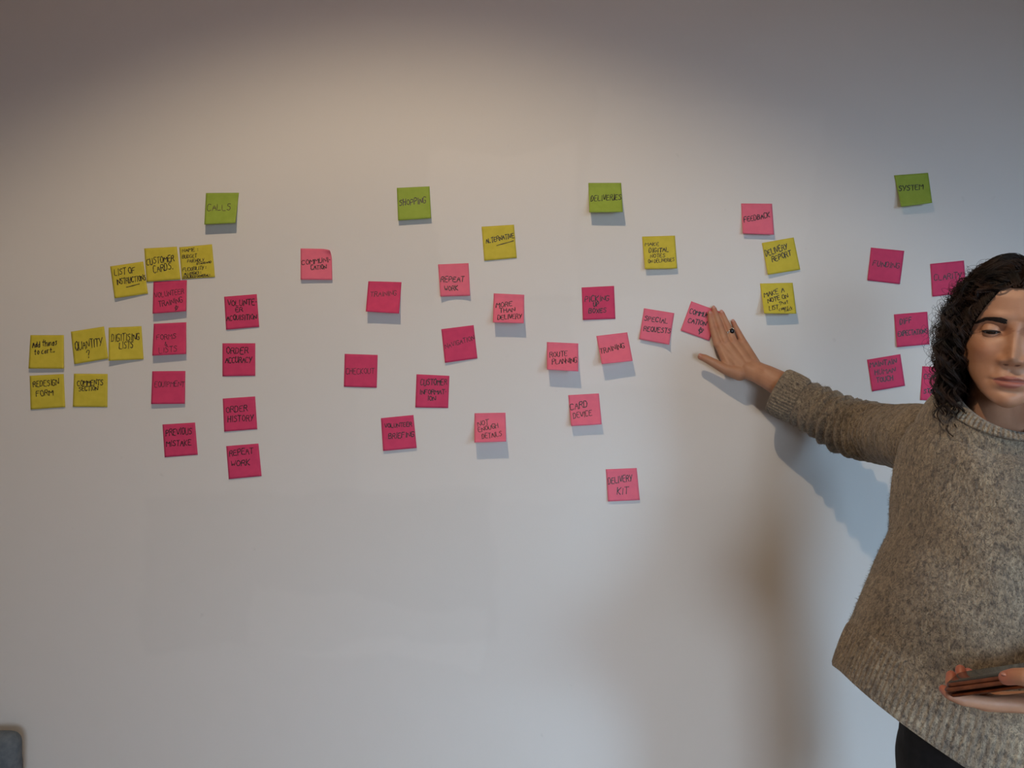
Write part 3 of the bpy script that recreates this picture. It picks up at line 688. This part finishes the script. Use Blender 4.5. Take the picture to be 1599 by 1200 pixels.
def path_rings(pr, nseg, nk, fold):
    pts = [Vector(p) for p, r in pr]; cum = [0]
    for a, c in zip(pts, pts[1:]): cum.append(cum[-1]+(c-a).length)
    xs = [[p[i] for p in pts] for i in range(3)]; rs = [r for p, r in pr]; out = []; up = Vector((0, 0, 1))
    for i in range(nseg+1):
        s = cum[-1]*i/nseg; p = Vector([float(np.interp(s, cum, q)) for q in xs]); e = .02
        p1 = Vector([float(np.interp(min(s+e, cum[-1]), cum, q)) for q in xs]); p0 = Vector([float(np.interp(max(s-e, 0), cum, q)) for q in xs])
        t = (p1-p0).normalized(); n1 = (up-t*up.dot(t)).normalized(); n2 = t.cross(n1); r = float(np.interp(s, cum, rs))
        ring = []
        for k in range(nk):
            a = 2*math.pi*k/nk; ring.append(p+(n1*math.cos(a)+n2*math.sin(a))*(r+fold(s, a, cum[-1])))
        out.append(ring)
    return out
def sleeve_fold(s, a, L):
    q = s/L; amp = .0085*math.exp(-((q-.70)/.22)**2)+.0012
    w1 = math.sin(s*262+1.0*math.sin(a+.5)+noise.noise(Vector((s*9, math.cos(a), math.sin(a))))*1.3)
    m = .75+.4*noise.noise(Vector((s*11, math.cos(a)*1.6+5, math.sin(a)*1.6)))
    return amp*w1*m+.0025*noise.noise(Vector((s*25, math.cos(a)*2, math.sin(a)*2+3)))
SB.loft(path_rings([(SH_R+Vector((.05, -.03, -.01)), .062), (SH_R, .064)]+[(P(u, v, y), r) for u, v, y, r in CUFF], 150, 72, sleeve_fold))
SL_END = WR_L.lerp(EL_L, .16)
SB.loft(path_rings([(SH_L+Vector((-.125, .015, .012)), .050), (SH_L+Vector((-.05, .005, .010)), .060), (SH_L, .060), ((SH_L+EL_L)/2+Vector((.012, 0, 0)), .056), (EL_L, .052), (EL_L.lerp(WR_L, .5), .046), (SL_END, .038)], 110, 60, sleeve_fold))
sw = remesh(SB, .0036, 5, .5)
sweater = link('sweater', sw, M_wool, person)
tag(sweater, 'mottled grey-beige wool sweater with ribbed hem and cuffs')
# ribbed parts: hem, cuffs, collar
def rib_band(rows, nk, nrib, amp, thick, closed=True):
    """rows: function(t in 0..1, a) -> (point, outward normal); a band with real ribs and an inner face"""
    b = MB(); out = []
    NT = 12
    for i in range(NT+1):
        t = i/NT; edge = math.sin(math.pi*min(max(t, .0), 1))**.25 if 0 < t < 1 else 0
        ring = []
        for k in range(nk):
            a = 2*math.pi*k/nk; p, n = rows(t, a)
            ring.append(p+n*((thick/2)*edge+amp*(math.cos(nrib*a)*.5+.5)*edge))
        out.append(ring)
    inner = []
    for i in range(NT, -1, -1):
        t = i/NT; ring = []
        for k in range(nk):
            a = 2*math.pi*k/nk; p, n = rows(t, a); ring.append(p-n*thick/2)
        inner.append(ring)
    rr = out+inner+[out[0]]
    b.loft(rr, caps=False); return fix_normals(b.mesh())
def hem_rows(t, a):
    x, y, z, sa, ca = torso_pt(1.45*t, a)
    return Vector((x, y, z-.004*(1-t))), Vector((ca, sa, 0)).normalized()
link('hem', rib_band(hem_rows, 900, 150, .0020, .0045), M_wool, sweater)
def cuff_rows_factory(c0, c1, r0, r1, up):
    t_ = (c1-c0).normalized(); n1 = (up-t_*up.dot(t_)).normalized(); n2 = t_.cross(n1)
    def f(t, a):
        n = n1*math.cos(a)+n2*math.sin(a); return c0.lerp(c1, t)+n*(r0+(r1-r0)*t), n
    return f
link('cuff', rib_band(cuff_rows_factory(P(1250,628,-.103), P(1213,610,-.080), .0475, .0485, Vector((0, 0, 1))), 360, 46, .0020, .006), M_wool, sweater)
link('cuff', rib_band(cuff_rows_factory(SL_END.lerp(EL_L, .08), SL_END.lerp(WR_L, .45), .038, .035, Vector((0, 0, 1))), 300, 42, .0018, .005), M_wool, sweater)
NC = Vector((.735, -.590, 1.385))
def collar_rows(t, a):
    ca, sa = math.cos(a), math.sin(a)
    rx, ry = .086-.018*t, .078-.013*t
    z = 1.384+.022*t+sa*.045+.010*t*sa
    return Vector((NC.x+rx*ca, NC.y+ry*sa, z)), Vector((ca, sa, .25)).normalized()
link('collar', rib_band(collar_rows, 600, 84, .0022, .007), M_wool, sweater)
# yoke that carries the collar down into the shoulders
yb = MB(); rings = []
for i in range(13):
    t = i/12; ring = []
    for k in range(72):
        a = 2*math.pi*k/72; top, n = collar_rows(0.1, a); x, y, z, sa, ca = torso_pt(9.0, a); 
        ring.append(top.lerp(Vector((x, y, z-.012)), t)+Vector((0, 0, .012*math.sin(math.pi*t))))
    rings.append(ring)
yb.loft(rings, caps=False); ym = fix_normals(yb.mesh()); yo = link('yoke', ym, M_wool, sweater)
# wool fuzz: short fibres standing off the knit (thin, uncountable)
def fuzz(me, n, seed, lmin, lmax, cond):
    rd = np.random.RandomState(seed); me.calc_loop_triangles()
    co = np.zeros(len(me.vertices)*3, 'f'); me.vertices.foreach_get('co', co); co = co.reshape(-1, 3)
    tri = np.zeros(len(me.loop_triangles)*3, 'i'); me.loop_triangles.foreach_get('vertices', tri); tri = tri.reshape(-1, 3)
    A, B_, C_ = co[tri[:, 0]], co[tri[:, 1]], co[tri[:, 2]]; nn = np.cross(B_-A, C_-A); ar = np.linalg.norm(nn, axis=1)
    ctr = (A+B_+C_)/3; ar = ar*cond(ctr); idx = rd.choice(len(tri), n, p=ar/ar.sum())
    w = rd.dirichlet((1, 1, 1), n); p = A[idx]*w[:, :1]+B_[idx]*w[:, 1:2]+C_[idx]*w[:, 2:]
    nr = nn[idx]/np.linalg.norm(nn[idx], axis=1)[:, None]
    d = nr*rd.uniform(.3, .9, (n, 1))+rd.normal(0, .55, (n, 3)); d /= np.linalg.norm(d, axis=1)[:, None]
    L = rd.uniform(lmin, lmax, (n, 1)); s = np.cross(d, rd.normal(0, 1, (n, 3))); s /= np.linalg.norm(s, axis=1)[:, None]
    wd = .00022; mid = p+d*L*.55+rd.normal(0, .0007, (n, 3)); tip = mid+(d+rd.normal(0, .5, (n, 3)))*L*.4
    vs = np.stack([p-s*wd, p+s*wd, mid+s*wd*.8, mid-s*wd*.8, tip], 1).reshape(-1, 3)
    q = np.arange(n)*5; f4 = np.stack([q, q+1, q+2, q+3], 1); f3 = np.stack([q+3, q+2, q+4], 1)
    m = bpy.data.meshes.new('fuzz'); m.from_pydata(vs.tolist(), [], f4.tolist()+f3.tolist()); return m
fz = link('wool_fuzz', fuzz(sw, 60000, 4, .002, .0055, lambda c: ((c[:, 1] < -.45) | (c[:, 0] < .66))*1.0), M_wool, sweater, smooth=False)
fz['kind'] = 'stuff'

# trousers and shoes
M_black = noisy(mat('black_cotton', rough=.85), 60, (.006, .006, .008), (.013, .012, .015), bump=.2)
b = MB(); b.ell((.752, -.61, .90), (.172, .118, .13))
for hx, fx_ in ((.668, .655), (.838, .86)):
    b.chain([(Vector((hx, -.61, .86)), .093), (Vector(((hx+fx_)/2, -.615, .50)), .066), (Vector((fx_, -.60, .11)), .056)])
trous = link('trousers', remesh(b, .007, 4), M_black, person)
M_shoe = noisy(mat('black_leather', rough=.4), 40, (.01, .01, .01), (.02, .018, .018))
for fx_, s_ in ((.655, -1), (.86, 1)):
    b = MB(); b.chain([(Vector((fx_, -.58, .045)), .042), (Vector((fx_+s_*.01, -.68, .040)), .040), (Vector((fx_+s_*.025, -.775, .032)), .030)])
    b.rcone((fx_, -.60, .06), .045, (fx_, -.60, .10), .045)
    me = remesh(b, .005, 4)
    for v in me.vertices: v.co.z = max(v.co.z, .002)
    link('shoe', me, M_shoe, person)

# ------------------------------------------------------------------ hair
M_hair = mat('dark_brown_hair', (.03, .014, .009), .5); bsdf(M_hair).inputs['Specular IOR Level'].default_value = .35
tc = nd(M_hair, 'ShaderNodeTexCoord'); n_ = nd(M_hair, 'ShaderNodeTexNoise', Scale=30, Detail=2); lk(M_hair, tc.outputs['Object'], n_.inputs['Vector'])
r_ = ramp(M_hair, n_.outputs['Fac'], [(.35, (.007, .0045, .004)), (.7, (.036, .016, .010))]); lk(M_hair, r_.outputs[0], bsdf(M_hair).inputs['Base Color'])
HC = Vector((0, .004, .012))
def shell(az, pol, k):   # az: 0 = face direction, + to image right; pol from crown
    rx, ry, rz = .078*k, .103*k, .096*k
    return HC+Vector((rx*math.sin(pol)*math.sin(az), -ry*math.sin(pol)*math.cos(az), rz*math.cos(pol)))
def strand(rd, side, az0, pol0, kout, drop, curl_r, wl, npt=46, start_k=1.0):
    """one lock in head space: over the skull, out past the ear, then hanging; with a helical curl"""
    azt = side*max(abs(az0), R(80+rd.uniform(-4, 60))) if abs(az0) < R(110) else az0
    pts = []; ph = rd.uniform(0, 6.28); grav = HR.to_3x3().inverted() @ Vector((0, 0, -1))
    polend = R(96)
    n1 = int(npt*.5); last = None
    for i in range(npt):
        t = i/(npt-1)
        if i < n1:
            q = i/(n1-1); q2 = q*q*(3-2*q); az = az0+(azt-az0)*min(1, q*1.25)
            pol = pol0+(polend-pol0)*q
            p = shell(az, pol, start_k+(kout-start_k)*min(1, q*1.15)); last = p; la = az
        else:
            q = (i-n1+1)/(npt-n1)
            out = Vector((math.sin(la), -math.cos(la), 0))
            p = last+grav*drop*q+out*.012*math.sin(q*2.6)-out*.015*q*q
        pts.append(p)
    # curl
    s = 0; res = []
    for i, p in enumerate(pts):
        if i: s += (pts[i]-pts[i-1]).length
        t_ = (pts[min(i+1, npt-1)]-pts[max(i-1, 0)]).normalized(); a = t_.orthogonal().normalized(); bb = t_.cross(a)
        cr = curl_r*min(1, s/.05); an = s/wl*2*math.pi+ph
        res.append(p+(a*math.cos(an)+bb*math.sin(an))*cr)
    return res
def keep_off_face(p):
    # push hair that strays over the face outwards
    x, y, z = p
    if y < -.045 and z < .060:
        lim = .051 if z > -.05 else .048
        if abs(x) < lim: x = math.copysign(lim+.004, x)
    return Vector((x, y, z))
hb = MB(); rd = random.Random(11)
cap = []
for i in range(40):       # scalp cap
    ring = []
    for k in range(64):
        az = 2*math.pi*k/64-math.pi; aa = abs(az)
        polmax = (R(57) if aa < R(20) else (R(57)+(R(112)-R(57))*min(1, (aa-R(20))/R(38))))+R(2.5)*noise.noise(Vector((az*9, 1, 0)))
        kk = .995+.025*max(0, math.sin(min(1, i/39)*math.pi))**.5
        ring.append(HM @ shell(az, max(.01, polmax*i/39), kk+.01*noise.noise(Vector((az*4, i*.3, 0)))))
    cap.append(ring)
cb = MB(); cb.loft(cap, caps=False)
def clump(pts, n, spread, r0):
    m = len(pts); fr = []
    for i, p in enumerate(pts):
        t_ = (pts[min(i+1, m-1)]-pts[max(i-1, 0)]).normalized(); a = t_.cross(Vector((.3, .9, .1))).normalized(); fr.append((a, t_.cross(a)))
    for c in range(n):
        an = rd.uniform(0, 6.28); rr = spread*math.sqrt(rd.random()); tw = rd.uniform(-2.5, 2.5)
        q = []
        for i, p in enumerate(pts):
            f = i/(m-1); a, b_ = fr[i]; w_ = rr*(.55+.45*math.sin(f*3.1))*(1 if f < .7 else 1-(f-.7)*1.6)
            q.append(p+a*w_*math.cos(an+tw*f)+b_*w_*math.sin(an+tw*f))
        hb.tube(q, [r0*(1-.6*(i/m)**3) for i in range(m)], 3, caps=False)
for k in range(430):
    side = -1 if rd.random() < .56 else 1
    az0 = side*R(rd.uniform(3, 178)); pol0 = R(rd.uniform(4, 60)) if abs(az0) < R(60) else R(rd.uniform(10, 95))
    if abs(az0) < R(50): pol0 = R(rd.uniform(4, 56))
    kout = rd.triangular(1.03, 1.26, 1.10); fly = rd.random() < .14
    if fly: kout += rd.uniform(.05, .16)
    pts = strand(rd, side, az0, pol0, kout, rd.uniform(.05, .150), rd.uniform(.004, .012), rd.uniform(.032, .055), 46, 1.03)
    clump([HM @ keep_off_face(p) for p in pts], 2 if fly else 7, .0026, .00042)
for k in range(150):      # top of the head, combed sideways from the parting
    side = -1 if rd.random() < .5 else 1; az0 = side*R(rd.uniform(0, 60)); pol0 = R(rd.uniform(3, 57)); pts = []
    wv = rd.uniform(.001, .004); ph = rd.uniform(0, 6.28)
    for i in range(26):
        q = i/25; p = shell(az0+side*R(75)*q, pol0+(R(85)-pol0)*q*q, 1.05+.09*math.sin(min(1, q*1.4)*1.57))
        p.z += wv*math.sin(q*14+ph); p.x += wv*math.cos(q*14+ph); pts.append(HM @ keep_off_face(p))
    clump(pts, 6, .0028, .00040)
for k in range(420):      # roots along the hairline, combed back and to the side
    az0 = R(rd.uniform(-75, 75)); side = 1 if az0 > 0 else -1; e_ = R(57) if abs(az0) < R(20) else R(57)+R(55)*min(1, (abs(az0)-R(20))/R(38))
    pol0 = e_-R(rd.uniform(-1.5, 7)); pts = []
    for i in range(20):
        q = i/19; pts.append(HM @ shell(az0+side*R(34)*q, pol0+R(rd.uniform(-.4, .4))-R(16)*math.sin(q*2.6), 1.02+.075*math.sin(min(1, q*1.6)*1.57)))
    clump(pts, 5, .0022, .00036)
for k in range(300):      # fine flyaways
    side = -1 if rd.random() < .6 else 1
    az0 = side*R(rd.uniform(20, 160)); pol0 = R(rd.uniform(5, 85))
    pts = strand(rd, side, az0, pol0, rd.uniform(1.12, 1.45), rd.uniform(.0, .12), rd.uniform(.006, .014), rd.uniform(.034, .06), 92, 1.05)
    hb.tube([HM @ keep_off_face(p) for p in pts], .00020, 3, caps=False)
for k in range(150):      # locks framing the face, over the ears and down on the shoulders
    side = -1 if rd.random() < .55 else 1
    x0 = side*rd.uniform(.047, .080); y0 = rd.uniform(-.072, .03); zt_ = rd.uniform(.02, .080); L_ = rd.uniform(.12, .215)
    cr = rd.uniform(.003, .010); wl = rd.uniform(.032, .055); ph = rd.uniform(0, 6.28); pts = []
    for i in range(46):
        q = i/45; z = zt_-L_*q; sp = .020*math.sin(q*2.8); x = x0*(1 if z < .03 else math.sqrt(max(.15, 1-((z-.03)/.09)**2)))+side*sp
        y = y0+.012*q; an = q*L_/wl*2*math.pi+ph; a_ = cr*min(1, q*5)
        if y < -.03 and z < .05: x = side*max(abs(x), .048+a_*.5)
        pts.append(HM @ Vector((x+a_*math.cos(an), y+a_*math.sin(an), z)))
    clump(pts, 8, .0030, .00042)
hair = link('hair', hb.mesh('hair'), M_hair, person)
tag(hair, 'shoulder-length dark brown curls')
link('hair_roots', cb.mesh('hair_roots'), mat('hair_root_dark', (.012, .007, .005), 1.0, **{'Specular_IOR_Level': .05}), hair)

# ------------------------------------------------------------------ phone
M_case = noisy(mat('brown_leather', rough=.38), 90, (.10, .028, .013), (.17, .052, .022), bump=.25, dist=.0005)
M_screen = mat('dark_screen', (.010, .012, .010), .12); M_phone = mat('phone_metal', (.04, .04, .045), .3, Metallic=.8)
nl = P(1474, 1083, -.895)
xa = Vector((.73, -.58, .36)).normalized(); ya = Vector((.62, .78, -.09)); ya = (ya-xa*ya.dot(xa)).normalized(); za = xa.cross(ya)
if za.z < 0: za = -za
ph = empty('smartphone', nl); tag(ph, 'dark smartphone in an open brown leather case held in her hand', 'phone')
def slab(L0, L1, W0, W1, z0, z1, rad=.008, bev=.0015):
    b = MB(); n = 6
    def ring(z, ins):
        out = []
        for (cx, cy, a0) in ((L1-rad, W1-rad, 0), (L0+rad, W1-rad, 90), (L0+rad, W0+rad, 180), (L1-rad, W0+rad, 270)):
            for k in range(n+1):
                a = R(a0+90*k/n); out.append(nl+xa*(cx+(rad-ins)*math.cos(a))+ya*(cy+(rad-ins)*math.sin(a))+za*z)
        return out
    b.loft([ring(z0, bev), ring(z0+bev, 0), ring(z1-bev, 0), ring(z1, bev)]); return fix_normals(b.mesh())
link('leather_case', slab(0, .152, 0, .074, 0, .0045), M_case, ph)
link('phone_body', slab(.003, .149, .003, .071, .0042, .0088), M_case, ph)
link('screen', slab(.006, .146, .0055, .0685, .0086, .0092, .006, .0002), M_screen, ph)
link('case_flap', slab(.004, .156, -.001, .073, -.0058, -.0032), M_case, ph)
b = MB(); b.ell(nl+xa*.078+za*.006-ya*.0005, (.0028, .0012, .0018)); link('snap_button', b.mesh(), M_silver, ph)

# ------------------------------------------------------------------ chair at bottom left; its slate-blue colour stands in for a bluish shadow
M_fab = noisy(mat('shadow_blue_fabric', rough=.9), 80, (.10, .125, .155), (.14, .165, .195), bump=.3)  # bluish wall shadow put into the upholstery colour
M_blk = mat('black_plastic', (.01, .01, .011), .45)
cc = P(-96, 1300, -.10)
ch = empty('chair', (cc.x, cc.y, 0)); tag(ch, 'chair back standing in for a bluish wall shadow, corner showing bottom left', 'chair')
def rbox(c, hs, r, n=5):
    b = MB(); x, y, z = hs
    bmm = bmesh.new(); bmesh.ops.create_cube(bmm, size=1)
    for v in bmm.verts: v.co = Vector((v.co.x*2*x, v.co.y*2*y, v.co.z*2*z))
    bmesh.ops.bevel(bmm, geom=list(bmm.edges), offset=r, segments=n, profile=.5, affect='EDGES')
    me = bpy.data.meshes.new('rb'); bmm.to_mesh(me); bmm.free()
    for v in me.vertices: v.co += Vector(c)
    return me
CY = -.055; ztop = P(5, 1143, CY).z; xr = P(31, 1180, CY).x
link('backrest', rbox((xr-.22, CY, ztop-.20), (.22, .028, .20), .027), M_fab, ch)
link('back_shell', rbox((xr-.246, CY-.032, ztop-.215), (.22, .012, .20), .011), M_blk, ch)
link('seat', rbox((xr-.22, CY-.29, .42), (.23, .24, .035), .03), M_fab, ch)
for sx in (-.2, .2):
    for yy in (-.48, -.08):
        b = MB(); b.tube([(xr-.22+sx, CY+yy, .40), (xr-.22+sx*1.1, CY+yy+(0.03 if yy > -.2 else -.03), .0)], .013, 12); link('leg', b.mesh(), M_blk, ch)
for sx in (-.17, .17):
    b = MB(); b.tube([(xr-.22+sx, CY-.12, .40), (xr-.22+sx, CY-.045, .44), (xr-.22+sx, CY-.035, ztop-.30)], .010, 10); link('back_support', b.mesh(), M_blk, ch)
